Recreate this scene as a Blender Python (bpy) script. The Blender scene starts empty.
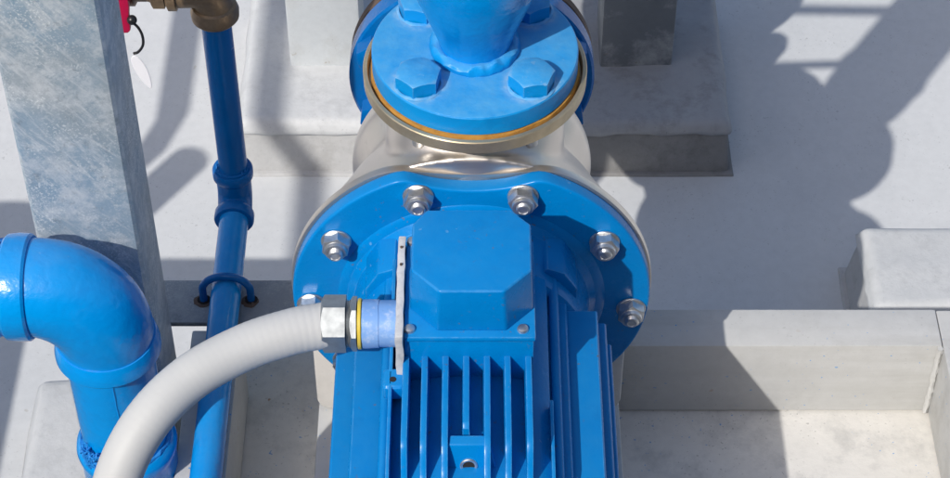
import bpy, bmesh, math, random
from mathutils import Vector, Matrix, noise
R = math.radians
PI = math.pi
random.seed(7)
sc = bpy.context.scene
COL = sc.collection

# ------------------------------------------------------------------ materials
class NT:
    def __init__(s, name):
        s.m = bpy.data.materials.new(name); s.m.use_nodes = True
        s.t = s.m.node_tree; s.n = s.t.nodes; s.l = s.t.links
        s.b = s.n['Principled BSDF']
        s.tc = s.n.new('ShaderNodeTexCoord')
    def node(s, typ, **kw):
        n = s.n.new(typ)
        for k, v in kw.items():
            if k in n.inputs: 
                if hasattr(v, 'is_output') or isinstance(v, bpy.types.NodeSocket): s.l.new(v, n.inputs[k])
                else: n.inputs[k].default_value = v
            else: setattr(n, k, v)
        return n
    def coord(s, scale=(1, 1, 1), rot=(0, 0, 0), kind='POINT'):
        mp = s.n.new('ShaderNodeMapping'); mp.vector_type = kind
        mp.inputs['Scale'].default_value = scale; mp.inputs['Rotation'].default_value = rot
        s.l.new(s.tc.outputs['Object'], mp.inputs['Vector'])
        return mp.outputs['Vector']
    def noise(s, scale, detail=4, rough=.6, vec=None, dist=0):
        n = s.node('ShaderNodeTexNoise', Scale=scale, Detail=detail, Roughness=rough, Distortion=dist)
        s.l.new(vec if vec is not None else s.tc.outputs['Object'], n.inputs['Vector'])
        return n.outputs['Fac']
    def ramp(s, fac, stops):
        r = s.n.new('ShaderNodeValToRGB'); e = r.color_ramp.elements
        while len(e) < len(stops): e.new(.5)
        for q, (p, c) in zip(e, stops):
            q.position = p
            q.color = (c, c, c, 1) if isinstance(c, (int, float)) else (*c, 1)
        s.l.new(fac, r.inputs['Fac'])
        return r.outputs['Color']
    def mix(s, fac, a, b):
        n = s.n.new('ShaderNodeMix'); n.data_type = 'RGBA'
        for i, v in ((0, fac), (6, a), (7, b)):
            if isinstance(v, bpy.types.NodeSocket): s.l.new(v, n.inputs[i])
            elif isinstance(v, (int, float)): n.inputs[i].default_value = v
            else: n.inputs[i].default_value = (*v, 1)
        return n.outputs[2]
    def math(s, op, a, b=0.):
        n = s.n.new('ShaderNodeMath'); n.operation = op
        for i, v in ((0, a), (1, b)):
            if isinstance(v, bpy.types.NodeSocket): s.l.new(v, n.inputs[i])
            else: n.inputs[i].default_value = v
        return n.outputs[0]
    def bump(s, h, strength=.3, dist=.001, prev=None):
        n = s.node('ShaderNodeBump', Strength=strength, Distance=dist)
        s.l.new(h, n.inputs['Height'])
        if prev is not None: s.l.new(prev, n.inputs['Normal'])
        return n.outputs['Normal']
    def set(s, **kw):
        names = dict(color='Base Color', rough='Roughness', metal='Metallic', normal='Normal', spec='Specular IOR Level',
                     coat='Coat Weight', coat_rough='Coat Roughness', trans='Transmission Weight', sss='Subsurface Weight')
        for k, v in kw.items():
            i = s.b.inputs[names[k]]
            if isinstance(v, bpy.types.NodeSocket): s.l.new(v, i)
            elif isinstance(v, tuple): i.default_value = (*v, 1)
            else: i.default_value = v
        return s.m

def paint(name, base, light, dark, rough=.32, spec=.3, rust=0., halo=False, wear=0., *, dust=(.30, .38, .45), dust_amt=.25, chip=.0, peel=.22, runs=0.):
    n = NT(name)
    c = n.mix(n.ramp(n.noise(14, 5, .6), [(.35, 0.), (.68, 1.)]), base, light)
    c = n.mix(n.ramp(n.noise(34, 5, .65), [(.55, 0.), (.75, .6)]), c, dark)
    up = n.n.new('ShaderNodeNewGeometry')
    sx = n.n.new('ShaderNodeSeparateXYZ'); n.l.new(up.outputs['Normal'], sx.inputs[0])
    top = n.ramp(sx.outputs['Z'], [(.55, 0.), (.98, 1.)])
    d = n.math('MULTIPLY', n.ramp(n.noise(55, 8, .72), [(.3, .2), (.75, 1.)]), n.math('MULTIPLY', top, dust_amt))
    c = n.mix(d, c, dust)
    if chip > 0:
        ch = n.ramp(n.noise(160, 3, .5), [(.74 - chip, 0.), (.76 - chip, 1.)])
        ch = n.math('MULTIPLY', ch, n.ramp(n.noise(18, 3, .5), [(.56, 0.), (.68, .55)]))
        c = n.mix(ch, c, (.20, .38, .58))
    if wear:     # paint rubbed pale along edges and corners
        bv_ = n.node('ShaderNodeBevel', Radius=.0016); bv_.samples = 4
        vm = n.n.new('ShaderNodeVectorMath'); vm.operation = 'DOT_PRODUCT'
        n.l.new(bv_.outputs['Normal'], vm.inputs[0]); n.l.new(up.outputs['Normal'], vm.inputs[1])
        ed = n.ramp(n.math('SUBTRACT', 1., vm.outputs['Value']), [(.012, 0.), (.09, 1.)])
        ed = n.math('MULTIPLY', ed, n.ramp(n.noise(75, 5, .7), [(.42, .08), (.66, 1.)]))
        c = n.mix(n.math('MULTIPLY', ed, wear), c, (.16, .40, .66))
    if halo:     # pale dust caught round the four bolts
        sx2 = n.n.new('ShaderNodeSeparateXYZ'); n.l.new(n.tc.outputs['Object'], sx2.inputs[0])
        ax = n.math('SUBTRACT', n.math('ABSOLUTE', sx2.outputs['X']), .0442); ay = n.math('SUBTRACT', n.math('ABSOLUTE', sx2.outputs['Y']), .0442)
        db = n.math('SQRT', n.math('ADD', n.math('MULTIPLY', ax, ax), n.math('MULTIPLY', ay, ay)))
        db = n.math('ADD', db, n.math('MULTIPLY', n.noise(90, 4), .008))
        hl = n.math('MULTIPLY', n.ramp(db, [(.0205, 0.), (.0225, .8), (.0262, .25), (.030, 0.)]), top)
        hl = n.math('MULTIPLY', hl, n.ramp(n.noise(120, 4, .6), [(.35, .15), (.6, 1.)]))
        c = n.mix(hl, c, (.30, .46, .60))
    if rust:
        rs = n.math('MULTIPLY', n.ramp(n.noise(230, 3, .6), [(.64, 0.), (.70, 1.)]), n.ramp(n.noise(22, 4, .6), [(.5, 0.), (.66, rust)]))
        c = n.mix(rs, c, (.13, .085, .045))
    nm = n.bump(n.noise(170, 3, .5), peel, .0012)
    nm = n.bump(n.noise(30, 3, .5), peel * .9, .004, nm)
    r = n.math('ADD', n.math('MULTIPLY', n.noise(40, 5, .6), .22), rough - .1)
    r = n.math('ADD', r, n.math('MULTIPLY', d, .5))
    return n.set(color=c, rough=r, normal=nm, spec=spec)

M = {}
M['pipe_paint'] = paint('sky_blue_pipe_paint', (.0, .252, .68), (.0, .275, .71), (.0, .205, .60), .19, .42, dust_amt=.10, chip=.05, peel=.4)
M['flange_paint'] = paint('dusty_blue_flange_paint', (.0, .235, .60), (.002, .26, .63), (.0, .195, .52), .36, .3, 0., True, .6, dust=(.13, .37, .58), dust_amt=.6, chip=.08, peel=.35)
M['motor_paint'] = paint('motor_blue_paint', (.0, .182, .51), (.0, .20, .54), (.0, .148, .44), .26, .22, .8, False, .85, dust=(.05, .26, .48), dust_amt=.22, chip=.07, peel=.16)
M['small_paint'] = paint('shaded_blue_pipe_paint', (.0, .115, .38), (.0, .13, .42), (.0, .09, .33), .22, dust_amt=.05, chip=.03, peel=.35)  # pipe blue with shade put into the colour, for parts in shadow

def steel_stainless():
    n = NT('brushed_stainless')
    v = n.coord((1, 1, 1))
    c = n.mix(n.ramp(n.noise(9, 6, .65), [(.3, 0.), (.7, 1.)]), (.66, .605, .545), (.74, .69, .63))
    c = n.mix(n.ramp(n.noise(60, 6, .7), [(.60, 0.), (.8, .5)]), c, (.42, .37, .32))
    br = n.noise(24, 4, .6)
    r = n.math('ADD', n.math('MULTIPLY', br, .14), .31)
    nm = n.bump(n.noise(260, 3, .6, n.coord((.6, 3, .6))), .03, .0004)
    # straw-brown heat tint round the weld of the neck
    sx = n.n.new('ShaderNodeSeparateXYZ'); n.l.new(n.tc.outputs['Object'], sx.inputs[0])
    dx = n.math('SUBTRACT', sx.outputs['X'], .003); dy = n.math('SUBTRACT', sx.outputs['Y'], .072)
    dd = n.math('SQRT', n.math('ADD', n.math('MULTIPLY', dx, dx), n.math('MULTIPLY', dy, dy)))
    dd = n.math('ADD', dd, n.math('MULTIPLY', n.noise(38, 4), .016))
    tint = n.ramp(dd, [(.054, 0.), (.063, .75), (.070, .1), (.085, 0.)])
    tint = n.math('MULTIPLY', tint, n.ramp(sx.outputs['Z'], [(.26, 0.), (.29, 1.)]))
    c = n.mix(tint, c, (.30, .20, .13))
    return n.set(color=c, rough=r, metal=.93, normal=nm)
M['stainless'] = steel_stainless()

def zinc(name, col, rough=.28, scale=120, metal=.9):
    n = NT(name)
    c = n.mix(n.ramp(n.noise(scale, 5, .65), [(.35, 0.), (.7, 1.)]), col, tuple(x * .72 for x in col))
    r = n.math('ADD', n.math('MULTIPLY', n.noise(scale * 2, 4, .6), .25), rough - .08)
    return n.set(color=c, rough=r, metal=metal, normal=n.bump(n.noise(scale * 3, 2), .08, .0005))
M['zinc'] = zinc('bright_zinc', (.66, .67, .68), .33, 180)
M['zinc_dull'] = zinc('dull_zinc', (.42, .445, .46), .52, 60)

def galvanised(name, a, b, pale, metal=.4, blue=None, scr=1.):
    n = NT(name)
    c = n.mix(n.ramp(n.noise(9, 6, .7), [(.32, 0.), (.68, 1.)]), a, b)
    if blue: c = n.mix(n.ramp(n.noise(6.5, 3, .5), [(.45, 0.), (.60, .8)]), c, blue)  # blue patches: reflection of blue pipe and sky put into the colour
    vo = n.node('ShaderNodeTexVoronoi', Scale=75.); vo.feature = 'F1'
    n.l.new(n.coord((1, 1, .8)), vo.inputs['Vector'])
    sp = n.node('ShaderNodeSeparateColor'); n.l.new(vo.outputs['Color'], sp.inputs[0])
    c = n.mix(n.math('MULTIPLY', sp.outputs[0], .16), c, pale)
    cl = n.noise(34, 10, .8)
    c = n.mix(n.ramp(cl, [(.47, 0.), (.60, .62)]), c, pale)
    # long slanting scrapes, then finer ones
    for sc_, st, an, lo, am in ((120, 6, 36, .56, .34), (210, 9, 43, .56, .42), (300, 10, 30, .57, .40)):
        v = n.coord((1, 1, st), (0, R(-an), 0), 'TEXTURE')
        m_ = n.ramp(n.noise(sc_, 4, .6, v), [(lo, 0.), (lo + .07, am * scr)])
        m_ = n.math('MULTIPLY', m_, n.ramp(n.noise(8, 3), [(.38, 0.), (.6, 1.)]))
        c = n.mix(m_, c, pale)
    fl = n.noise(620, 2, .5)
    fm = n.math('MULTIPLY', n.ramp(fl, [(.57, 0.), (.63, .9)]), n.ramp(n.noise(15, 4, .6), [(.42, .1), (.62, 1.)]))
    c = n.mix(fm, c, tuple(min(.8, x * 1.2) for x in pale))
    dk = n.noise(80, 7, .75)
    c = n.mix(n.ramp(dk, [(.56, 0.), (.72, .6)]), c, tuple(x * .5 for x in a))
    r = n.math('ADD', n.math('MULTIPLY', n.noise(30, 6, .7), .35), .30)
    return n.set(color=c, rough=r, metal=metal, normal=n.bump(n.noise(160, 6, .65), .25, .001))
M['galv'] = galvanised('galvanised_steel', (.27, .325, .36), (.36, .405, .43), (.64, .675, .69), .22, (.23, .355, .47))
M['galv_dull'] = galvanised('weathered_galvanised', (.22, .245, .27), (.28, .30, .32), (.37, .39, .40), .2, None, .5)

def mineral(name, a, b, stain, stain_amt=.5, rough=.75, speck=(.25, .13, .05), bump=.25, big=3., speck_amt=.7, streak=0., drops=0., grit=.35):
    n = NT(name)
    c = n.mix(n.ramp(n.noise(big, 6, .6), [(.3, 0.), (.7, 1.)]), a, b)
    c = n.mix(n.math('MULTIPLY', n.ramp(n.noise(big * 4.5, 8, .72), [(.50, 0.), (.70, 1.)]), stain_amt), c, stain)
    c = n.mix(n.math('MULTIPLY', n.ramp(n.noise(90, 5, .6), [(.35, 0.), (.7, 1.)]), .18), c, tuple(x * .7 for x in a))
    s = n.math('MULTIPLY', n.ramp(n.noise(75, 2, .5), [(.725, 0.), (.765, 1.)]), n.ramp(n.noise(9, 2), [(.48, 0.), (.6, speck_amt)]))
    c = n.mix(s, c, speck)
    if streak:
        v = n.coord((1, .09, 1)) if streak < 0 else n.coord((.09, 1, 1))
        sm_ = n.math('MULTIPLY', n.ramp(n.noise(30, 6, .65, v), [(.46, 0.), (.66, abs(streak))]), n.ramp(n.noise(5, 4), [(.38, .1), (.62, 1.)]))
        c = n.mix(sm_, c, stain)
    gr = n.math('MULTIPLY', n.ramp(n.noise(330, 2, .5), [(.66, 0.), (.71, grit)]), n.ramp(n.noise(17, 4, .6), [(.40, 0.), (.62, 1.)]))
    c = n.mix(gr, c, tuple(x * .45 for x in a))
    if drops:
        dp = n.math('MULTIPLY', n.ramp(n.noise(300, 1, .3), [(.765, 0.), (.775, drops)]), n.ramp(n.noise(6, 2), [(.45, 0.), (.5, 1.)]))
        c = n.mix(dp, c, (.02, .26, .62))
    nm = n.bump(n.noise(60, 6, .65), bump, .002)
    nm = n.bump(n.noise(12, 4, .5), bump * .8, .008, nm)
    r = n.math('ADD', n.math('MULTIPLY', n.noise(14, 5, .6), .25), rough - .14)
    return n.set(color=c, rough=r, normal=nm, spec=.35)
M['floor'] = mineral('grey_roof_coating', (.555, .57, .58), (.60, .61, .618), (.50, .515, .53), .5, .62, (.38, .36, .32), .12, 1.6, .5, 0., 0., .5)
M['wall'] = mineral('dark_blocker', (.05, .05, .053), (.07, .07, .07), (.04, .04, .04), .4, .8)  # near black so the added blocker wall returns little light
M['plinth'] = mineral('grey_plinth_coating', (.50, .515, .525), (.56, .57, .58), (.40, .41, .42), .6, .6, (.36, .35, .32), .45, 5., .5)
M['plinth_dark'] = mineral('shaded_plinth_coating', (.30, .305, .32), (.36, .365, .375), (.19, .185, .18), .6, .6, (.25, .22, .2), .5, 5., .5)  # darker copy of the plinth coat, deep shade put into its colour
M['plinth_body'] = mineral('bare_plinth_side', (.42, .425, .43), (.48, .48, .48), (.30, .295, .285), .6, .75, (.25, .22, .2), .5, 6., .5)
M['plinth_dark_body'] = mineral('shaded_plinth_side', (.20, .198, .195), (.27, .265, .26), (.12, .115, .11), .6, .75, (.2, .16, .12), .6, 6., .5)  # side of the shadowed plinth, shade darkened into the colour as well
M['pad'] = mineral('whitish_concrete', (.69, .675, .64), (.76, .745, .715), (.43, .43, .425), .65, .7, (.36, .19, .08), .3, 4.2, .8, 0., .7, .7)
M['channel'] = mineral('light_grey_channel', (.50, .505, .50), (.575, .58, .575), (.41, .41, .395), .5, .5, (.36, .22, .12), .2, 3.5, .8, .75, .8, .5)
M['foot'] = mineral('pale_foot_casting', (.60, .58, .55), (.66, .645, .615), (.50, .49, .465), .4, .5, (.38, .3, .2), .15, 6.)
M['grey_post'] = mineral('dark_weathered_post', (.155, .17, .185), (.20, .215, .23), (.52, .53, .53), .95, .6, (.2, .15, .1), .3, 2.4)
M['pale_post'] = mineral('pale_weathered_post', (.52, .56, .59), (.60, .63, .65), (.42, .42, .40), .5, .5, (.3, .25, .18), .2, 4.)
M['rust'] = mineral('orange_rust', (.42, .20, .04), (.50, .27, .06), (.20, .07, .02), .6, .85, (.1, .03, .01), .5, 20.)
M['ring'] = zinc('tarnished_ring_steel', (.60, .50, .34), .34, 40, .75)
M['dark_rust'] = mineral('dark_brown_scale', (.10, .07, .055), (.16, .11, .09), (.06, .04, .03), .6, .8, (.2, .1, .05), .4, 15.)
M['hole'] = NT('dark_hole').set(color=(.012, .012, .014), rough=.9)
def hose_mat():
    n = NT('pale_grey_pvc_hose')
    c = n.mix(n.ramp(n.noise(12, 6, .65), [(.3, 0.), (.7, 1.)]), (.47, .478, .48), (.52, .527, .525))
    c = n.mix(n.ramp(n.noise(70, 5, .65), [(.62, 0.), (.8, .45)]), c, (.42, .415, .40))
    return n.set(color=c, rough=.52, spec=.3, normal=n.bump(n.noise(200, 3), .15, .0006))
M['hose'] = hose_mat()
M['gasket'] = mineral('grimy_grey_gasket', (.50, .51, .53), (.58, .58, .585), (.30, .32, .35), .7, .7, (.2, .12, .06), .5, 25.)
M['violet_blue'] = mineral('chalky_violet_blue', (.10, .26, .60), (.22, .38, .68), (.50, .58, .74), .85, .5, (.4, .4, .5), .3, 22.)
M['yellow'] = NT('yellow_seal').set(color=(.62, .47, .06), rough=.45)
def brass():
    n = NT('aged_brass')
    c = n.mix(n.ramp(n.noise(45, 6, .7), [(.35, 0.), (.7, 1.)]), (.17, .115, .07), (.29, .21, .13))
    return n.set(color=c, rough=n.math('ADD', n.math('MULTIPLY', n.noise(60, 5), .3), .28), metal=.45, normal=n.bump(n.noise(150, 4), .3, .001))
M['brass'] = brass()
M['red'] = paint('magenta_red_plastic', (.42, .004, .05), (.47, .008, .06), (.33, .003, .035), .35, dust_amt=.05)
M['black'] = NT('black_plastic').set(color=(.012, .012, .013), rough=.35)
M['tag'] = NT('milky_plastic_tag').set(color=(.84, .84, .88), rough=.4)
M['hemp'] = paint('blue_painted_hemp', (.006, .16, .52), (.02, .26, .70), (.002, .05, .22), .5, dust_amt=.05, peel=.9)

# ------------------------------------------------------------------ mesh helpers (all in world metres)
def obj(name, bm, mat, parent=None, loc=None, sharp=32, smooth=True):
    """Link a bmesh (world coordinates) as one object; its origin is its parent's, or loc."""
    bm.normal_update()
    bmesh.ops.recalc_face_normals(bm, faces=bm.faces[:])
    base = Vector((0, 0, 0))
    p = parent
    while p is not None:
        base += Vector(p.location); p = p.parent
    off = Vector(loc) if loc is not None else Vector((0, 0, 0))
    bmesh.ops.translate(bm, verts=bm.verts[:], vec=-(base + off))
    me = bpy.data.meshes.new(name); bm.to_mesh(me); bm.free()
    if smooth:
        me.shade_smooth(); me.set_sharp_from_angle(angle=R(sharp))
    me.materials.append(M[mat])
    o = bpy.data.objects.new(name, me); COL.objects.link(o)
    o.location = off
    if parent is not None: o.parent = parent
    return o
def tag(o, label=None, cat=None, group=None, kind=None):
    for k, v in (('label', label), ('category', cat), ('group', group), ('kind', kind)):
        if v: o[k] = v
    return o
def thing(name, loc, label, cat, group=None):
    o = bpy.data.objects.new(name, None); COL.objects.link(o); o.location = loc
    o.empty_display_size = .05
    return tag(o, label, cat, group)

def frame(axis):
    w = Vector(axis).normalized()
    u = w.orthogonal().normalized() if abs(w.z) > .9 else Vector((0, 0, 1)).cross(w).normalized()
    return Matrix((u, w.cross(u), w)).transposed()
def lathe(prof, centre, axis, seg=64, bm=None, closed=False, phase=0.):
    """prof: (radius, along-axis) list."""
    bm = bm or bmesh.new()
    F = frame(axis); c = Vector(centre); rings = []
    for r, h in prof:
        if r < 1e-6: rings.append([bm.verts.new(c + F @ Vector((0, 0, h)))])
        else: rings.append([bm.verts.new(c + F @ Vector((r * math.cos(2 * PI * k / seg + phase), r * math.sin(2 * PI * k / seg + phase), h))) for k in range(seg)])
    pairs = list(zip(rings, rings[1:])) + ([(rings[-1], rings[0])] if closed else [])
    for a, b in pairs:
        for k in range(seg):
            k2 = (k + 1) % seg
            if len(a) == 1 and len(b) == 1: continue
            if len(a) == 1: bm.faces.new((a[0], b[k], b[k2]))
            elif len(b) == 1: bm.faces.new((a[k], b[0], a[k2]))
            else: bm.faces.new((a[k], b[k], b[k2], a[k2]))
    return bm
def cyl(r, h0, h1, centre, axis, seg=40, bev=.001, bm=None):
    return lathe([(0, h0), (r - bev, h0), (r, h0 + bev), (r, h1 - bev), (r - bev, h1), (0, h1)], centre, axis, seg, bm)
def hexhead(af, h, centre, axis, bm=None, phase=0., seg=72, soft=.0):
    """Chamfered hexagon head or nut, flat-to-flat af, standing on centre."""
    bm = bm or bmesh.new()
    F = frame(axis); c = Vector(centre); a = af / 2; rc = a * (.97 - soft)
    rings = [[], [], []]
    for k in range(seg):
        p = 2 * PI * k / seg
        q = (p % (PI / 3)) - PI / 6
        rh = a / math.cos(q)
        hh = h - (rh - rc) * math.tan(R(30))
        ang = p + phase
        for j, (r, z) in enumerate(((rh, 0), (rh, hh), (rc, h))):
            rings[j].append(bm.verts.new(c + F @ Vector((r * math.cos(ang), r * math.sin(ang), z))))
    for a_, b_ in zip(rings, rings[1:]):
        for k in range(seg): bm.faces.new((a_[k], a_[(k + 1) % seg], b_[(k + 1) % seg], b_[k]))
    bm.faces.new(rings[0]); bm.faces.new(rings[2])
    return bm
def box(x0, x1, y0, y1, z0, z1, bev=.002, seg=2, bm=None, rough=0., cuts=0, taper=0.):
    b = bmesh.new()
    bmesh.ops.create_cube(b, size=1)
    for v in b.verts:
        t = taper if v.co.z > 0 else 0
        v.co = Vector((x0 + t if v.co.x < 0 else x1 - t, y0 + t if v.co.y < 0 else y1 - t, z0 if v.co.z < 0 else z1))
    if bev > 0: bmesh.ops.bevel(b, geom=b.edges[:], offset=bev, segments=seg, profile=.6, affect='EDGES')
    if cuts:
        bmesh.ops.subdivide_edges(b, edges=[e for e in b.edges if e.calc_length() > .03], cuts=cuts, use_grid_fill=True)
        bmesh.ops.triangulate(b, faces=[f for f in b.faces if len(f.verts) > 4])
    if rough:
        for v in b.verts:
            v.co += noise.noise_vector(v.co * 16) * rough + noise.noise_vector(v.co * 50) * rough * .35
    if bm is None: return b
    return merge(bm, b)
def merge(bm, b):
    me = bpy.data.meshes.new('tmp'); b.to_mesh(me); b.free(); bm.from_mesh(me); bpy.data.meshes.remove(me)
    return bm
def extrude(pts, y0, y1, bev=0., seg=2, axis='y'):
    """Closed outline (x, z) carried from y0 to y1 (axis 'y'), or (x, y) from z0 to z1 (axis 'z'), or (y, z) along x."""
    bm = bmesh.new()
    P = {'y': lambda p, d: (p[0], d, p[1]), 'z': lambda p, d: (p[0], p[1], d), 'x': lambda p, d: (d, p[0], p[1])}[axis]
    a = [bm.verts.new(P(p, y0)) for p in pts]; b = [bm.verts.new(P(p, y1)) for p in pts]
    fa = bm.faces.new(a); fb = bm.faces.new(b[::-1])
    n = len(pts)
    for k in range(n): bm.faces.new((a[k], b[k], b[(k + 1) % n], a[(k + 1) % n]))
    bmesh.ops.recalc_face_normals(bm, faces=bm.faces[:])
    if bev: bmesh.ops.bevel(bm, geom=[e for e in bm.edges if e.calc_face_angle(0) > R(25)], offset=bev, segments=seg, profile=.6, affect='EDGES')
    return bm
def catmull(pts, n=10):
    P = [Vector(p) for p in pts]; P = [2 * P[0] - P[1]] + P + [2 * P[-1] - P[-2]]; out = []
    for i in range(1, len(P) - 2):
        a, b, c, d = P[i - 1:i + 3]
        for k in range(n):
            t = k / n
            out.append(.5 * ((2 * b) + (c - a) * t + (2 * a - 5 * b + 4 * c - d) * t * t + (3 * b - a - 3 * c + d) * t ** 3))
    return out + [P[-2]]
def tube(path, rad, seg=24, bm=None, cap=True):
    """Round tube along a polyline; rad a number or one per point."""
    bm = bm or bmesh.new()
    P = [Vector(p) for p in path]; n = len(P); rings = []; u = None
    for i in range(n):
        t = (P[min(i + 1, n - 1)] - P[max(i - 1, 0)]).normalized()
        if u is None: u = t.orthogonal().normalized()
        u = (u - t * u.dot(t)).normalized(); v = t.cross(u)
        r = rad[i] if isinstance(rad, (list, tuple)) else rad
        rings.append([bm.verts.new(P[i] + (u * math.cos(2 * PI * k / seg) + v * math.sin(2 * PI * k / seg)) * r) for k in range(seg)])
    for a, b in zip(rings, rings[1:]):
        for k in range(seg): bm.faces.new((a[k], a[(k + 1) % seg], b[(k + 1) % seg], b[k]))
    if cap: bm.faces.new(rings[0]); bm.faces.new(rings[-1][::-1])
    return bm
def lumpy(bm, amt, f):
    for v in bm.verts: v.co += noise.noise_vector(v.co * f) * amt
    return bm
def ring_torus(rad, r, centre, axis, seg=72, sides=12):
    return lathe([(rad + r * math.cos(2 * PI * k / sides), r * math.sin(2 * PI * k / sides)) for k in range(sides)], centre, axis, seg, closed=True)
def strands(name, rad, h, centre, axis, parent, arc=(0, 360), n=60, mat='hemp', thick=.0009, fuzz=.0035):
    """Painted sealing hemp: short curled strands round a thread."""
    bm = bmesh.new(); F = frame(axis); c = Vector(centre)
    for k in range(n):
        a = R(random.uniform(*arc)); da = R(random.uniform(4, 22)); z = random.uniform(0, h); pts = []
        for q in range(5):
            rr = rad + random.uniform(-.3, 1.) * fuzz
            pts.append(c + F @ Vector((rr * math.cos(a + da * q / 4), rr * math.sin(a + da * q / 4), z + random.uniform(-1, 1) * fuzz)))
        tube(catmull(pts, 3), thick * random.uniform(.6, 1.4), 5, bm)
    return obj(name, bm, mat, parent)

ZF = -.52      # roof surface; the pump axis is z = 0, the motor flange face y = 0
# ------------------------------------------------------------------ the setting
bm = bmesh.new()
bmesh.ops.create_grid(bm, x_segments=1, y_segments=1, size=60)
bmesh.ops.translate(bm, verts=bm.verts[:], vec=(0, 0, ZF))
fl = obj('floor', bm, 'floor'); tag(fl, kind='structure')

wl = obj('unseen_blocker_wall', box(-7, 7, -2.0, -1.75, ZF, 1.40, .01), 'wall', loc=(0, -1.87, ZF)); tag(wl, 'dark unseen wall added behind the camera to block fill light', 'wall')  # unseen wall added to cut sky fill on camera-facing sides
def plinth(x0, x1, y0, y1, z1, label, tilt=.018, rough=.0025, mat='plinth'):
    c = ((x0 + x1) / 2, (y0 + y1) / 2, ZF)
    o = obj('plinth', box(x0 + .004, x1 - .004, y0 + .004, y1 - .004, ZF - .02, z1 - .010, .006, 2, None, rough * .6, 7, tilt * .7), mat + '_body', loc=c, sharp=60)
    b = box(x0 + tilt * .45, x1 - tilt * .45, y0 + tilt * .45, y1 - tilt * .45, z1 - .020, z1, .009, 3, None, rough, 9, tilt * .55)
    for v in b.verts:
        if v.co.z < z1 - .012: v.co.z += .006 * noise.noise(v.co * 22) + .003 * noise.noise(v.co * 70)
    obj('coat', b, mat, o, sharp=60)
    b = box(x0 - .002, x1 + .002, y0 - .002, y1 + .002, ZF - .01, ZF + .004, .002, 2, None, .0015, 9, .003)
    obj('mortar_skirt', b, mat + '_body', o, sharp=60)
    return tag(o, label, 'plinth', 'painted concrete plinths on the roof')
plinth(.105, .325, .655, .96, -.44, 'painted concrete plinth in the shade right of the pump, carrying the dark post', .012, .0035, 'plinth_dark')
plinth(-.30, -.10, .655, .96, -.44, 'sunlit painted concrete plinth behind the thin blue pipe, carrying the pale post')
plinth(.435, .80, .345, .50, -.43, 'sunlit low concrete block behind the channel frame at right edge')
plinth(-.485, -.245, -.45, .280, -.44, 'pale concrete plinth beneath the galvanised post, beside the big blue pipe')

def post(x0, x1, y0, y1, mat, label):
    t = tag(obj('post', box(x0, x1, y0, y1, -.445, 1.1, .004, 2), mat, loc=((x0 + x1) / 2, (y0 + y1) / 2, -.44)), label, 'post')
    return t
post(.160, .250, .772, .862, 'grey_post', 'dark grey square post with a worn pale patch, right of the pump')
post(-.229, -.139, .772, .862, 'pale_post', 'pale square post standing on the sunlit plinth behind the pump')
gp = tag(obj('galvanised_post', box(-.363, -.277, .012, .086, -.442, 1.1, .007, 3), 'galv', loc=(-.32, .05, -.44)),
         'streaky galvanised square steel post rising behind the big blue elbow', 'post')

# concrete pad inside the channel frame
pad = tag(obj('concrete_pad', box(-.262, .482, -.75, .165, ZF - .01, -.268, .004, 2), 'pad', loc=(.1, -.3, ZF)),
          'whitish stained concrete pad under the pump, framed by steel channel', 'pad')
# channel frame
cf = thing('channel_frame', (.1, 0, -.266), 'pale grey welded steel channel frame round the pump pad', 'frame')
def chan(pts, a0, a1, axis):
    return extrude(pts, a0, a1, .0025, 2, axis)
# cross channel: web faces the camera, flanges point away
t = .006
cpts = [(.079, -.266), (.125, -.266), (.125, -.260), (.085, -.259), (.085, -.177), (.125, -.176), (.125, -.170), (.079, -.170)]
obj('cross_channel', chan(cpts, .10, .4385, 'x'), 'channel', cf)
spts = [(.439, -.266), (.485, -.266), (.485, -.260), (.446, -.259), (.446, -.1785), (.485, -.1775), (.485, -.1715), (.439, -.1715)]
obj('side_channel', chan(spts, -.75, .125, 'y'), 'channel', cf)
spts = [(-.2165 - (p[0] - .439), p[1]) for p in spts]
obj('side_channel', chan(spts[::-1], -.75, .10, 'y'), 'channel', cf)
obj('weld_bead', lumpy(tube([(.4365, .0775, z / 1000) for z in range(-264, -171, 4)], .0028, 8), .0012, 300), 'channel', cf)

# angle bar the small pipe is clamped to
ab = thing('angle_bar', (-.17, .135, -.18), 'dull grey angle bar crossing between galvanised post and pump under thin pipe', 'bar')
apts = [(.108, -.176), (.156, -.176), (.156, -.225), (.162, -.225), (.162, -.170), (.108, -.170)]
obj('bar', extrude(apts, -.36, .02, .0012, 2, 'x'), 'galv_dull', ab)
obj('weld_lug', box(-.36, -.283, .0865, .1075, -.20, -.171, .001), 'galv_dull', ab)
for x in (-.2545, -.2095):
    obj('bolt_hole', lumpy(cyl(.0062, 0, .0006, (x, .1365, -.1697), (0, 0, 1), 20, .0002), .0006, 300), 'hole', ab)
    obj('rust_stain', lumpy(cyl(.0085, 0, .0004, (x - .001, .135, -.1699), (0, 0, 1), 20, .0002), .0012, 200), 'dark_rust', ab)
obj('leg', box(-.03, .01, .115, .155, ZF, -.1765, .002), 'galv_dull', ab)

# ------------------------------------------------------------------ pump set
pu = thing('pump', (0, 0, -.17), 'blue electric motor pump with stainless casing in the centre', 'pump')
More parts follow.
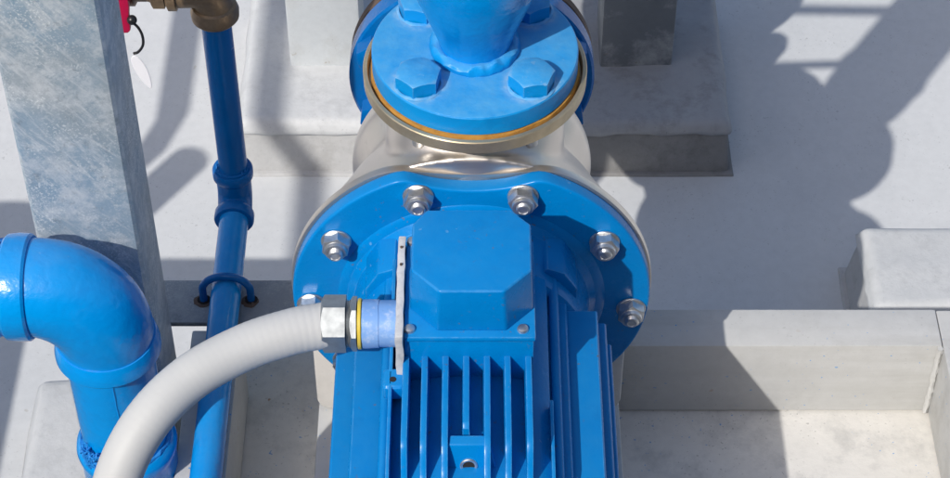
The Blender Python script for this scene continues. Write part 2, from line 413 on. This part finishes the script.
# casing + discharge neck melted together
def dipped(rad, dip_x, dip_z, corner_z, n=120, soft=0):
    """Circle with a concave bite at the top."""
    pts = []
    a0 = math.asin(dip_x / rad)
    for k in range(n + 1):
        a = a0 + (2 * PI - 2 * a0) * k / n
        pts.append((rad * math.sin(a), rad * math.cos(a)))
    for k in range(1, 20):
        u = -1 + 2 * k / 20
        z = dip_z + (rad * math.cos(a0) - dip_z) * (abs(u) ** 2.2)
        pts.append((u * dip_x, z))
    for _ in range(soft):
        pts = [tuple((pts[i - 1][j] + 2 * pts[i][j] + pts[(i + 1) % len(pts)][j]) / 4 for j in (0, 1)) for i in range(len(pts))]
    return pts
bm = lathe([(0, .004), (.136, .004), (.146, .004), (.1435, .014), (.139, .026), (.133, .04), (.126, .054), (.1185, .07), (.112, .086), (.102, .1), (.096, .112),
            (.099, .122), (.107, .14), (.106, .155), (.101, .168), (.091, .18), (.076, .19), (.066, .21), (.062, .235), (.062, .256), (0, .256)],
           (0, 0, 0), (0, 1, 0), 96)
lathe([(0, .05), (.074, .05), (.0745, .122), (.071, .133), (.064, .144), (.056, .1535), (.050, .161), (.0475, .1705), (.0, .1705)], (.003, .072, 0), (0, 0, 1), 64, bm)
ca = obj('casing', bm, 'stainless', pu, sharp=180)
rm = ca.modifiers.new('melt', 'REMESH'); rm.mode = 'VOXEL'; rm.voxel_size = .0021; rm.use_smooth_shade = True
sm = ca.modifiers.new('fair', 'SMOOTH'); sm.iterations = 40; sm.factor = .5
obj('casing_rim', extrude(dipped(.1525, .062, .1315, .14, 150, 14), .0005, .0085, .0012), 'stainless', pu)
# loose steel ring flange on the discharge
obj('ring_flange', lathe([(.045, .1715), (.0885, .1722), (.0900, .1734), (.0902, .1838), (.0896, .1846), (.0868, .1848), (.0860, .1835), (.0852, .178), (.045, .178)],
                         (.003, .072, 0), (0, 0, 1), 96, closed=True), 'ring', pu)
for a in (45, 135, 225, 315):
    x, y = .003 + .0625 * math.cos(R(a)), .072 + .0625 * math.sin(R(a))
    n = obj('flange_nut', hexhead(.022, .012, (x, y, .1705), (0, 0, -1)), 'zinc', pu)
    obj('stud', cyl(.0065, 0, .02, (x, y, .16), (0, 0, -1), 20), 'zinc', n)
    obj('washer', cyl(.0155, 0, .002, (x, y, .1712), (0, 0, -1), 28, .0004), 'zinc', n)
# suction ring
obj('suction_ring', lathe([(.06, .2545), (.092, .2545), (.094, .2565), (.094, .2625), (.06, .2625)], (0, 0, 0), (0, 1, 0), 80, closed=True), 'stainless', pu)
# foot
fpts = [(-.139, -.05), (-.139, -.155), (-.136, -.163), (-.128, -.1665), (.1235, -.1665), (.131, -.163), (.134, -.155), (.134, -.05)]
obj('foot_bracket', extrude(fpts, .001, .014, .003), 'foot', pu)
obj('foot_bracket', box(-.134, .129, .0145, .06, -.1668, -.155, .002), 'foot', pu)
# motor flange (lantern)
mf = obj('motor_flange', extrude(dipped(.150, .054, .1275, .14, 150, 2), -.0135, -.0002, .0025, 3), 'motor_paint', pu, sharp=40)
obj('flange_land', lathe([(.112, -.0136), (.1105, -.0150), (.104, -.0165), (.0985, -.022), (.0945, -.066), (.090, -.070), (.0, -.071)], (0, 0, 0), (0, 1, 0), 96), 'motor_paint', mf)
rim_pts = dipped(.1485, .0535, .1262, .14)
obj('flange_lip', lathe([(.1438, -.0134), (.1446, -.0150), (.1478, -.0150), (.1486, -.0134)], (0, 0, 0), (0, 1, 0), 96), 'motor_paint', mf) if False else None
def flange_nut(x, z, rot):
    c = (x, -.0136, z)
    ln = random.uniform(-.0026, .0002)
    n = obj('flange_nut', hexhead(.0208, .0088, (x, -.0157, z), (0, -1, 0), None, rot), 'zinc', mf)
    obj('washer', cyl(.0125, 0, .0020, c, (0, -1, 0), 32, .0005), 'zinc', n)
    b = lathe([(.0090, .0080), (.0091, .0105), (.0085, .0122), (.0064, .0126)], (x, -.0157, z), (0, -1, 0), 32)
    obj('collar', b, 'zinc', n)
    prof = [(.0058, .010)]
    for k in range(5): prof += [(.0061, .0112 + k * .0012), (.0056, .0118 + k * .0012)]
    prof = [(a_, b_ + (ln if b_ > .0105 else 0)) for a_, b_ in prof] + [(.0052, .0172 + ln), (.0040, .0176 + ln), (.0036, .0166 + ln), (0, .0164 + ln)]
    obj('stud', lathe(prof, (x, -.0157, z), (0, -1, 0), 28), 'zinc', n)
for x, z, rt in ((-.0423, .1225, .15), (.0412, .1225, -.1), (-.1102, .0705, .35), (.1085, .0695, .1), (-.1345, -.0065, .2), (.1345, -.012, .45),
                 (-.108, -.078, 0), (.108, -.078, .3), (-.055, -.122, .2), (.055, -.122, 0)):
    flange_nut(x, z, rt)
# motor housing
mh = obj('motor_housing', extrude([(-.060, .0755), (-.05, .0815), (-.025, .0865), (0, .0880), (.025, .0865), (.05, .0815), (.060, .0755),
                                   (.0605, -.09), (.04, -.108), (-.04, -.108), (-.0605, -.09)], -.62, -.060, .003), 'motor_paint', pu)
FZ = .1115
def fin_top(x, y_end, short=False):
    """Vertical cooling fin (thin, rounded crest, scalloped down at its front end)."""
    r0 = .0865 - 5. * x * x
    pts = [(-.1715, r0 - .006), (-.1715, FZ)]
    if short: pts += [(y_end + .004, FZ), (y_end, FZ - .003), (y_end, r0 - .006)]
    else:
        pts += [(-.248, FZ)]
        for k in range(1, 9):
            s = k / 8
            pts.append((-.248 - .030 * s, FZ - (FZ - r0 - .006) * (1 - math.cos(s * PI)) / 2))
        pts += [(-.60, r0 + .006), (-.60, r0 - .006)]
    b = extrude(pts, x - .0024, x + .0024, 0, 1, 'x')
    for v in b.verts:
        if v.co.z < r0 + .002: v.co.x += .0013 * (1 if v.co.x > x else -1)      # casting draft: thicker at the root
    bmesh.ops.bevel(b, geom=[e for e in b.edges if e.calc_face_angle(0) > R(25) and e.verts[0].co.z > r0 + .002], offset=.0009, segments=2, profile=.6, affect='EDGES')
    return b
for x in (-.0485, -.0345, -.0190, -.0035, .0120, .0273, .0430):
    obj('cooling_fin', fin_top(x, -.2385, abs(x + .0035) < .001), 'motor_paint', mh)
# lower outer fins left and right of the terminal box
for s in (-1, 1):
    obj('cooling_fin', extrude([(-.060, .060), (-.060, .0985), (-.26, .0985), (-.275, .094), (-.285, .08), (-.60, .08), (-.60, .06)] if s < 0 else
                               [(-.192, .060), (-.192, .0850), (-.262, .0850), (-.275, .082), (-.285, .076), (-.60, .08), (-.60, .06)], s * .0605 - .0014, s * .0605 + .0014, .0011, 2, 'x'), 'motor_paint', mh)
    plates = ((.0915, .058, -.071), (.1075, .040, -.072), (.1087, .008, -.072), (.1100, -.035, -.072)) if s < 0 else \
             ((.0765, .058, -.071), (.1015, .050, -.072), (.1090, .036, -.073), (.1145, .010, -.073), (.1155, -.025, -.073), (.1160, -.06, -.073))
    for xo, z0, yb in plates:
        p = [(.055, z0), (.055, z0 - .0065), (xo - .001, z0 - .0065), (xo, z0 - .0045), (xo, z0 - .0015), (xo - .0015, z0)]
        obj('side_fin', extrude([(s * a, b) for a, b in p], -.60, yb, .0008), 'motor_paint', mh)
    rod = obj('tie_rod', tube([(s * .0655, -.60, .0650), (s * .0655, -.045, .0650)], .0040, 20), 'motor_paint', mh)
    # boss on the end shield the rod screws into
    hp = [(s * .0545, .020), (s * .0545, .0735), (s * .061, .0800), (s * .075, .0740), (s * .086, .055), (s * .086, .020)]
    obj('boss', extrude(hp, -.054, -.0146, .003), 'motor_paint', mf)
lb = bmesh.new()
lv = [lb.verts.new(p) for p in ((-.0150, -.2440, .1085), (.0120, -.2440, .1085), (.0140, -.2520, .1070), (-.0170, -.2520, .1070),
                                (-.0215, -.2440, .0800), (.0185, -.2440, .0800), (.0205, -.2600, .0780), (-.0235, -.2600, .0780))]
for f in ((0, 1, 2, 3), (7, 6, 5, 4), (3, 2, 6, 7), (1, 0, 4, 5), (2, 1, 5, 6), (0, 3, 7, 4)): lb.faces.new([lv[q] for q in f])
bmesh.ops.recalc_face_normals(lb, faces=lb.faces[:])
bmesh.ops.bevel(lb, geom=lb.edges[:], offset=.0016, segments=3, profile=.6, affect='EDGES')
obj('lifting_lug', lb, 'motor_paint', mh)
fa = Vector((0, -.97, .24))
obj('lug_hole', lathe([(0, .0004), (.0044, .0004), (.0044, 0)], (-.0015, -.2570, .0890), fa, 28), 'hole', mh)
obj('lug_ring', lathe([(.0042, 0), (.0044, .0010), (.0056, .0012), (.0064, .0008), (.0066, -.001)], (-.0015, -.2570, .0890), fa, 36), 'zinc', mh)
# terminal box
tb = obj('terminal_box', box(-.0500, .0470, -.1715, -.0700, .0815, .1285, .0022, 2), 'motor_paint', pu)
lid = obj('lid', box(-.0500, .0482, -.1735, -.0740, .1288, .1345, .0022, 2), 'motor_paint', tb)
octo = [(-.0335, -.0805), (.0300, -.0805), (.0450, -.0960), (.0450, -.1425), (.0245, -.1640), (-.0235, -.1640), (-.0440, -.1425), (-.0440, -.0960)]
b = extrude(octo, .1340, .1752, 0, 1, 'z')
for v in b.verts:
    if v.co.z < .15:
        v.co.x += .0018 * (1 if v.co.x > 0 else -1); v.co.y += .0030 * (-1 if v.co.y < -.12 else .6)
bmesh.ops.recalc_face_normals(b, faces=b.faces[:])
bmesh.ops.bevel(b, geom=b.edges[:], offset=.0024, segments=3, profile=.6, affect='EDGES')
obj('lid_dome', b, 'motor_paint', tb)
for x, y in ((-.0455, -.1655), (.0385, -.1655), (-.0455, -.0760), (.0385, -.0760)):
    w = obj('screw', lathe([(.0, .0032), (.002, .0032), (.0038, .0024), (.0044, .0008), (.0044, 0)], (x, y, .1343), (0, 0, 1), 24), 'zinc', tb)
    w2 = box(x - .003, x + .003, y - .0005, y + .0005, .1372, .1377, 0); box(x - .0005, x + .0005, y - .003, y + .003, .1373, .1378, 0, 1, w2)
    obj('screw_cross', w2, 'dark_rust', w) if False else w2.free()
gpz = lumpy(box(-.0560, -.0502, -.1790, -.0760, .0795, .1410, .0010, 2, None, 0, 16), .0008, 110)
obj('gasket_plate', gpz, 'gasket', tb)
ear = obj('plate_ear', box(-.0665, -.0495, -.1915, -.1718, .0830, .0985, .004, 3), 'motor_paint', tb)
obj('ear_hole', cyl(.0026, 0, .0006, (-.0585, -.1835, .0983), (0, 0, 1), 20, .0002), 'hole', tb)
for y, z in ((-.088, .1412), (-.106, .1413)):
    obj('plate_pit', lumpy(cyl(.0011, 0, .0012, (-.0532, y, z - .0001), (0, 0, 1), 10, .0001), .0004, 400), 'dark_rust', tb)

# concrete base rail the pump and motor stand on
br = tag(obj('base_rail', box(-.1385, .1335, -.62, .066, -.2675, -.1675, .003, 2), 'channel', loc=(0, -.25, -.268)),
         'pale steel base rail under the blue motor, standing on the concrete pad', 'base rail')

# ------------------------------------------------------------------ riser pipe on the discharge
DX, DY = .003, .072
rp = thing('riser_pipe', (DX, DY, .185), 'bright blue flanged pipe rising from the pump discharge with painted bolts', 'pipe')
obj('gasket', lumpy(lathe([(0, .1785), (.0838, .1785), (.0842, .1815), (.0836, .1850), (0, .1850)], (DX, DY, 0), (0, 0, 1), 160), .0011, 60), 'rust', rp)
fb = lathe([(0, .1852), (.0815, .1852), (.0826, .1864), (.0826, .2025), (.0818, .2037), (.0800, .2042), (.060, .2043), (.03, .2044), (0, .2044)], (DX, DY, 0), (0, 0, 1), 128)
fg = obj('flange', fb, 'flange_paint', rp)
for a, ph in ((45, .25), (135, .55), (225, .05), (315, -.1)):
    x, y = DX + .0625 * math.cos(R(a)), DY + .0625 * math.sin(R(a))
    bt = obj('flange_bolt', hexhead(.0322, .0140, (x, y, .2042), (0, 0, 1), None, ph + PI / 6, 72, .04), 'flange_paint', rp)
    obj('paint_fillet', lumpy(lathe([(.0172, .0002), (.0196, .0003), (.0176, .0016)], (x, y, .2042), (0, 0, 1), 40), .0007, 160), 'flange_paint', bt)
prof = [(.0285, .2035), (.0286, .209), (.0300, .2165), (.0328, .226), (.0372, .238), (.0430, .2535), (.0490, .270), (.0535, .287), (.0555, .305), (.0555, .34)]
obj('reducer', lathe(prof, (DX, DY, 0), (0, 0, 1), 64), 'pipe_paint', rp)
wb = lumpy(ring_torus(.0305, .0062, (DX, DY, .2065), (0, 0, 1), 160, 16), .0020, 120)
obj('weld_bead', wb, 'flange_paint', rp)
obj('pipe', lathe([(.055, .338), (.055, 1.5)], (DX, DY, 0), (0, 0, 1), 48), 'pipe_paint', rp)
obj('weld_bead', ring_torus(.0553, .0035, (DX, DY, .339), (0, 0, 1), 64, 8), 'pipe_paint', rp)

obj('shadow_rod', tube([(DX - .05, DY, .362), (DX - .15, DY, .357)], .006, 16), 'zinc_dull', rp)  # rods out of view, added to cast thin bars of shadow
obj('shadow_rod', tube([(DX - .05, DY, .480), (DX - .26, DY, .486)], .008, 16), 'zinc_dull', rp)
# ------------------------------------------------------------------ suction pipe
sp = thing('suction_pipe', (0, .27, 0), 'dark shaded blue flanged pipe behind the pump casing', 'pipe')
obj('flange', lathe([(.06, .2600), (.1120, .2600), (.1142, .2620), (.1142, .2790), (.1130, .2805), (.06, .2805)], (0, 0, 0), (0, 1, 0), 96, closed=True), 'small_paint', sp)
obj('ring', lathe([(.06, .283), (.1125, .283), (.1135, .284), (.1135, .293), (.06, .293)], (0, 0, 0), (0, 1, 0), 96, closed=True), 'dark_rust', sp)
for k in range(8):
    a = R(22.5 + 45 * k); x, z = .097 * math.cos(a), .097 * math.sin(a)
    obj('flange_bolt', hexhead(.029, .016, (x, .2600, z), (0, -1, 0), None, a, 72, .03), 'small_paint', sp)
obj('flange', lathe([(.05, .50), (.112, .50), (.112, .54), (.05, .54)], (0, 0, 0), (0, 1, 0), 64, closed=True), 'small_paint', sp)
obj('pipe', lathe([(.058, .298), (.058, 2.2)], (0, 0, 0), (0, 1, 0), 48), 'small_paint', sp)

obj('shadow_knob', lathe([(.0, .05), (.021, .05), (.021, .100), (.016, .112), (0, .113)], (.012, .345, 0), (0, 0, 1), 28), 'small_paint', sp)  # unseen knob added only for the shadow it drops on the floor

# ------------------------------------------------------------------ big blue elbow pipe at left
EX, EY, EZ, ER = -.302, -.055, .0595, .054
ep = thing('elbow_pipe', (EX, EY, ZF), 'thick bright blue pipe with screwed elbow turning down before the galvanised post', 'pipe')
path = [(EX - ER - .004, EY, EZ)]; rad = [.0398]
for k in range(0, 17):
    a = R(90 * k / 16)
    path.append((EX - ER + ER * math.sin(a), EY, EZ - ER + ER * math.cos(a))); rad.append(.0400 + .0014 * math.sin(2 * a))
path.append((EX, EY, EZ - ER - .012)); rad.append(.0400)
el = obj('elbow', lumpy(tube(path, rad, 72), .0004, 45), 'pipe_paint', ep, sharp=50)
obj('collar', lathe([(.037, 0), (.0418, 0), (.0436, .002), (.0441, .010), (.0432, .0195), (.041, .0218), (.037, .0218)], (EX - ER + .0035, EY, EZ), (-1, 0, 0), 72), 'pipe_paint', el)
obj('collar', lathe([(.037, 0), (.0412, 0), (.0426, .004), (.0440, .012), (.0441, .0165), (.0425, .0190), (.037, .0195)], (EX, EY, EZ - ER - .004), (0, 0, -1), 72), 'pipe_paint', el)
HX = EX - ER - .0185
obj('header', lathe([(.036, 0), (.0368, .001), (.0370, .30), (.0370, 1.2)], (HX, EY, EZ), (-1, 0, 0), 64), 'pipe_paint', ep)
obj('thread_seal', lumpy(ring_torus(.0370, .0026, (HX - .002, EY, EZ), (1, 0, 0), 90, 10), .0018, 160), 'hemp', ep)
strands('thread_seal', .0380, .014, (HX - .0155, EY, EZ), (1, 0, 0), ep, (0, 360), 210, 'hemp', .0007, .0018)
PT = EZ - ER - .0235
obj('downpipe', lathe([(.0366, PT + .004), (.0367, -.13), (.0367, -.54)], (EX, EY, 0), (0, 0, 1), 64), 'pipe_paint', ep)
obj('thread_seal', lumpy(ring_torus(.0366, .0016, (EX, EY, PT - .001), (0, 0, 1), 90, 8), .0012, 170), 'hemp', ep)
strands('thread_seal', .0368, .004, (EX, EY, PT - .005), (0, 0, 1), ep, (-75, 0), 26, 'hemp', .0005, .0016)
CZ = -.134
cp = obj('coupling', lathe([(.0370, 0), (.0398, .0005), (.0429, -.003), (.0440, -.009), (.0429, -.016), (.0416, -.020), (.0416, -.0900), (.0375, -.0905)], (EX, EY, CZ), (0, 0, 1), 64), 'pipe_paint', ep)
obj('thread_seal', lumpy(ring_torus(.0372, .0024, (EX, EY, CZ + .0012), (0, 0, 1), 90, 8), .0016, 170), 'hemp', ep)
strands('thread_seal', .0385, .020, (EX, EY, CZ - .002), (0, 0, 1), ep, (165, 215), 110, 'hemp', .0008, .0048)
strands('thread_seal', .0378, .002, (EX, EY, CZ + .001), (0, 0, 1), ep, (0, 360), 50, 'hemp', .0004, .0016)
# paint drips running down the pipe
dr = bmesh.new()
for a, z0, ln in ((281, PT - .004, .075),):
    p = []
    for k in range(12):
        aa = R(a + noise.noise((a, k * .4, 0)) * 2.5)
        p.append((EX + .0367 * math.cos(aa), EY + .0367 * math.sin(aa), z0 - ln * k / 11))
    tube(p, [.0006 + .0006 * abs(noise.noise((a, k * .7, 1))) for k in range(12)], 6, dr)
obj('paint_drip', dr, 'pipe_paint', ep)

# ------------------------------------------------------------------ small blue pipe and brass valve
SX, SY, SZ, SR = -.2320, .255, -.1555, .0142
sp2 = thing('thin_pipe', (SX, SY, -.17), 'thin blue water pipe bent at a fitting and clamped to the angle bar', 'pipe')
obj('riser', lathe([(.0138, -.14), (.0138, .09)], (SX + .001, SY, 0), (0, 0, 1), 40), 'small_paint', sp2)
obj('run', tube([(SX, SY - .02, SZ), (SX + .001, -.75, SZ)], SR, 40), 'pipe_paint', sp2)
pth = [(SX, SY, -.108), (SX, SY, -.135)] + [(SX, SY - .020 + .020 * math.cos(R(a)), -.1355 - .020 * math.sin(R(a))) for a in range(15, 91, 15)] + [(SX, SY - .027, SZ)]
fit = obj('elbow_fitting', tube(catmull(pth, 3), .0168, 40), 'small_paint', sp2)
obj('collar', lathe([(.014, 0), (.0185, 0), (.0197, .002), (.0197, .010), (.0185, .012), (.0168, .013)], (SX, SY, -.110), (0, 0, -1), 48), 'small_paint', fit)
obj('collar', lathe([(.014, 0), (.0182, 0), (.0194, .002), (.0194, .010), (.0182, .012), (.0168, .013)], (SX, SY - .029, SZ), (0, 1, 0), 48), 'small_paint', fit)
strands('thread_seal', .0145, .004, (SX, SY, -.1105), (0, 0, 1), sp2, (0, 360), 16, 'hemp', .0005, .0015)
obj('paint_edge', lumpy(lathe([(.0140, .062), (.0147, .064), (.0147, .074), (.0140, .076)], (SX + .001, SY, 0), (0, 0, 1), 40), .0006, 200), 'black', sp2) if False else None

bv = thing('ball_valve', (SX - .06, SY, .09), 'aged brass ball valve with elbow and red lever above the thin pipe', 'valve')
BZ = .1125
pth = [(SX + .001, SY, .0785), (SX + .001, SY, .0925), (SX - .002, SY, .1045), (SX - .012, SY, BZ), (SX - .034, SY, BZ)]
bb = obj('elbow', tube(catmull(pth, 5), .0175, 40), 'brass', bv)
obj('collar', lathe([(.014, 0), (.0190, 0), (.0215, .003), (.0220, .010), (.0200, .016), (.016, .018)], (SX + .001, SY, .0780), (0, 0, 1), 40), 'brass', bb)
obj('collar', lathe([(.014, 0), (.0200, .001), (.0200, .008), (.016, .010)], (SX - .030, SY, BZ), (-1, 0, 0), 40), 'brass', bb)
obj('nut', hexhead(.031, .012, (SX - .041, SY, BZ), (-1, 0, 0), None, .3), 'brass', bv)
obj('body', lathe([(.009, 0), (.0125, 0), (.0125, .004), (.0115, .006), (.0115, .016), (.0155, .018), (.0155, .036), (.012, .040), (.012, .065), (.009, .066)], (SX - .050, SY, BZ), (-1, 0, 0), 36), 'brass', bv)
hd = extrude([(-.3185, .155), (-.3185, .098), (-.3165, .089), (-.3140, .084), (-.3060, .084), (-.3035, .087), (-.3030, .103), (-.3015, .115), (-.3015, .155)], SY - .028, SY - .020, .0022)
obj('lever', hd, 'red', bv)
obj('lever_boss', cyl(.010, -.004, .026, (-.309, SY, .125), (0, -1, 0), 28), 'red', bv)
tgt = thing('tag', (-.300, .228, .03), 'milky plastic tag hanging on a black tie from the red valve', 'tag')
tie = [(-.3015, .226, .0995), (-.2960, .225, .0935), (-.2932, .225, .0835), (-.2940, .225, .0725), (-.2990, .225, .0645), (-.3035, .225, .0625)]
tie_o = obj('tie', tube(catmull(tie, 6), .0013, 10), 'black', tgt)
kb = bmesh.new(); bmesh.ops.create_uvsphere(kb, u_segments=18, v_segments=12, radius=.0046)
bmesh.ops.translate(kb, verts=kb.verts[:], vec=(-.3005, .226, .1010)); obj('tie_head', kb, 'black', tie_o)
tp = []
for k in range(28):
    a = 2 * PI * k / 28; tp.append((.0058 * math.cos(a) * (1 + .25 * math.sin(a)), .0195 * math.sin(a)))
tp = [(-.2985 + x * .94 + z * -.28, .040 + z * 1.0 + x * .2) for x, z in tp]
obj('plate', extrude(tp, .2248, .2258, .0003, 1), 'tag', tgt)

ub = thing('pipe_clamp', (-.232, .1365, -.17), 'blue U-bolt holding the thin pipe on the angle bar', 'clamp')
pth = [(-.2545, .1365, -.185), (-.2545, .1365, -.160)] + [(-.232 + .0225 * math.cos(R(a)), .1365, -.1560 + .0190 * math.sin(R(a))) for a in range(170, -1, -17)] + [(-.2095, .1365, -.160), (-.2095, .1365, -.185)]
obj('u_bolt', tube(catmull(pth, 3), .0037, 16), 'small_paint', ub)
for x in (-.2545, -.2095): obj('nut', hexhead(.011, .006, (x, .1365, -.1765), (0, 0, -1)), 'zinc_dull', ub)

# ------------------------------------------------------------------ cable conduit
GY, GZ = -.1370, .1085
OX = .0035
cd = thing('cable_conduit', (-.08, GY, GZ), 'pale grey flexible conduit with zinc hex fitting entering the terminal box', 'conduit')
pts = [(-.1000, GY, GZ), (-.1150, -.1395, GZ), (-.1373, -.1455, .1085), (-.1715, -.1585, .1055), (-.2106, -.1825, .099), (-.2416, -.2140, .0855), (-.2630, -.2440, .056), (-.2730, -.270, .010), (-.276, -.285, -.06), (-.276, -.295, -.20), (-.276, -.30, -.45)]
hp = catmull(pts, 26)
dist = 0.; rads = []
for i, p in enumerate(hp):
    if i: dist += (p - hp[i - 1]).length
    rads.append(.0178 + .00006 * math.sin(dist * 2 * PI / .0055))
obj('hose', tube(hp, rads, 48), 'hose', cd, sharp=80)
hx = obj('hex_nut', hexhead(.0385, .0185, (-.0950, GY, GZ), (-1, 0, 0), None, .38), 'zinc_dull', cd)
obj('thread', lathe([(.0180, 0)] + [q for k in range(5) for q in ((.0185, .0005 + k * .0016), (.0172, .0013 + k * .0016))], (-.0975, GY, GZ), (1, 0, 0), 40), 'zinc_dull', cd)
obj('lock_nut', hexhead(.0365, .0052, (-.0867, GY, GZ), (-1, 0, 0), None, .30), 'zinc_dull', cd)
obj('seal', lathe([(.012, 0), (.0192, .0008), (.0196, .0013), (.0196, .0030), (.0192, .0035), (.012, .0035)], (-.0866, GY, GZ), (1, 0, 0), 48), 'yellow', cd)
obj('stub', lumpy(lathe([(.012, 0), (.0185, 0), (.0188, .002), (.0186, .0125), (.0180, .0130), (.0180, .0268), (.012, .0268)], (-.0826, GY, GZ), (1, 0, 0), 64), .0004, 120), 'violet_blue', cd)

# ------------------------------------------------------------------ what stands just left of the frame (its shadows fall into the picture)
np_ = thing('neighbour_pump', (-.98, -.1, -.17), 'blue motor of the next pump standing left of the elbow pipe', 'pump')
obj('motor_housing', lathe([(0, -.62), (.115, -.62), (.12, -.60), (.12, -.05), (.10, -.03), (.10, -.014), (.15, -.0135), (.15, .01), (0, .01)], (-.98, 0, 0), (0, 1, 0), 64), 'motor_paint', np_)
obj('terminal_box', box(-1.03, -.93, -.20, -.09, .10, .17, .004), 'motor_paint', np_)
obj('base', box(-1.10, -.86, -.60, .05, ZF, -.115, .004), 'pad', np_)
lp = thing('branch_pipe', (-.93, EY, EZ), 'thin blue branch pipes rising from the big blue header pipe', 'pipe')
obj('pipe', tube([(-.93, EY, .08), (-.93, EY, .33), (-.93, EY + .03, .36), (-.93, 1.2, .36)], .018, 20), 'small_paint', lp)
obj('pipe', tube([(-.865, EY, .08), (-.865, EY, .30)], .026, 20), 'small_paint', lp)

oh = tag(obj('overhead_pipe', tube([(-1.213, -1.76, 1.112), (-1.213, -.45, 1.112)], .017, 20), 'galv_dull', loc=(-1.213, -1.2, 1.112)),
         'thin grey pipe sticking out high from the added blocker wall', 'pipe')
# ------------------------------------------------------------------ camera and light
cam = bpy.data.cameras.new('camera'); co = bpy.data.objects.new('camera', cam); COL.objects.link(co)
co.location = (.003, -1.175, 1.296); co.rotation_euler = (R(43.5), 0, 0)
cam.sensor_width = 36; cam.lens = 36 * 2070 / 950; cam.clip_start = .02; cam.clip_end = 300
sc.camera = co

Ld = Vector((.62, .9, -1)).normalized()
su = bpy.data.lights.new('sun', 'SUN'); so = bpy.data.objects.new('sun', su); COL.objects.link(so)
su.energy = 3.1; su.angle = R(.53); su.color = (1, .955, .89)
so.rotation_euler = (-Ld).to_track_quat('Z', 'Y').to_euler()
so.location = (-2, -3, 4)
w = bpy.data.worlds.new('World'); sc.world = w; w.use_nodes = True
nt = w.node_tree; bg = nt.nodes['Background']
sk = nt.nodes.new('ShaderNodeTexSky'); sk.sky_type = 'NISHITA'; sk.sun_disc = False
sk.sun_elevation = math.asin(-Ld.z); sk.sun_rotation = math.atan2(-Ld.x, -Ld.y)
sk.air_density = 1.0; sk.dust_density = 3.0; sk.ozone_density = 1.0
nt.links.new(sk.outputs['Color'], bg.inputs['Color']); bg.inputs['Strength'].default_value = .118
sc.view_settings.view_transform = 'Standard'; sc.view_settings.look = 'None'
sc.view_settings.exposure = .28; sc.view_settings.gamma = 1; sc.view_settings.use_curve_mapping = False
sc.cycles.use_denoising = True
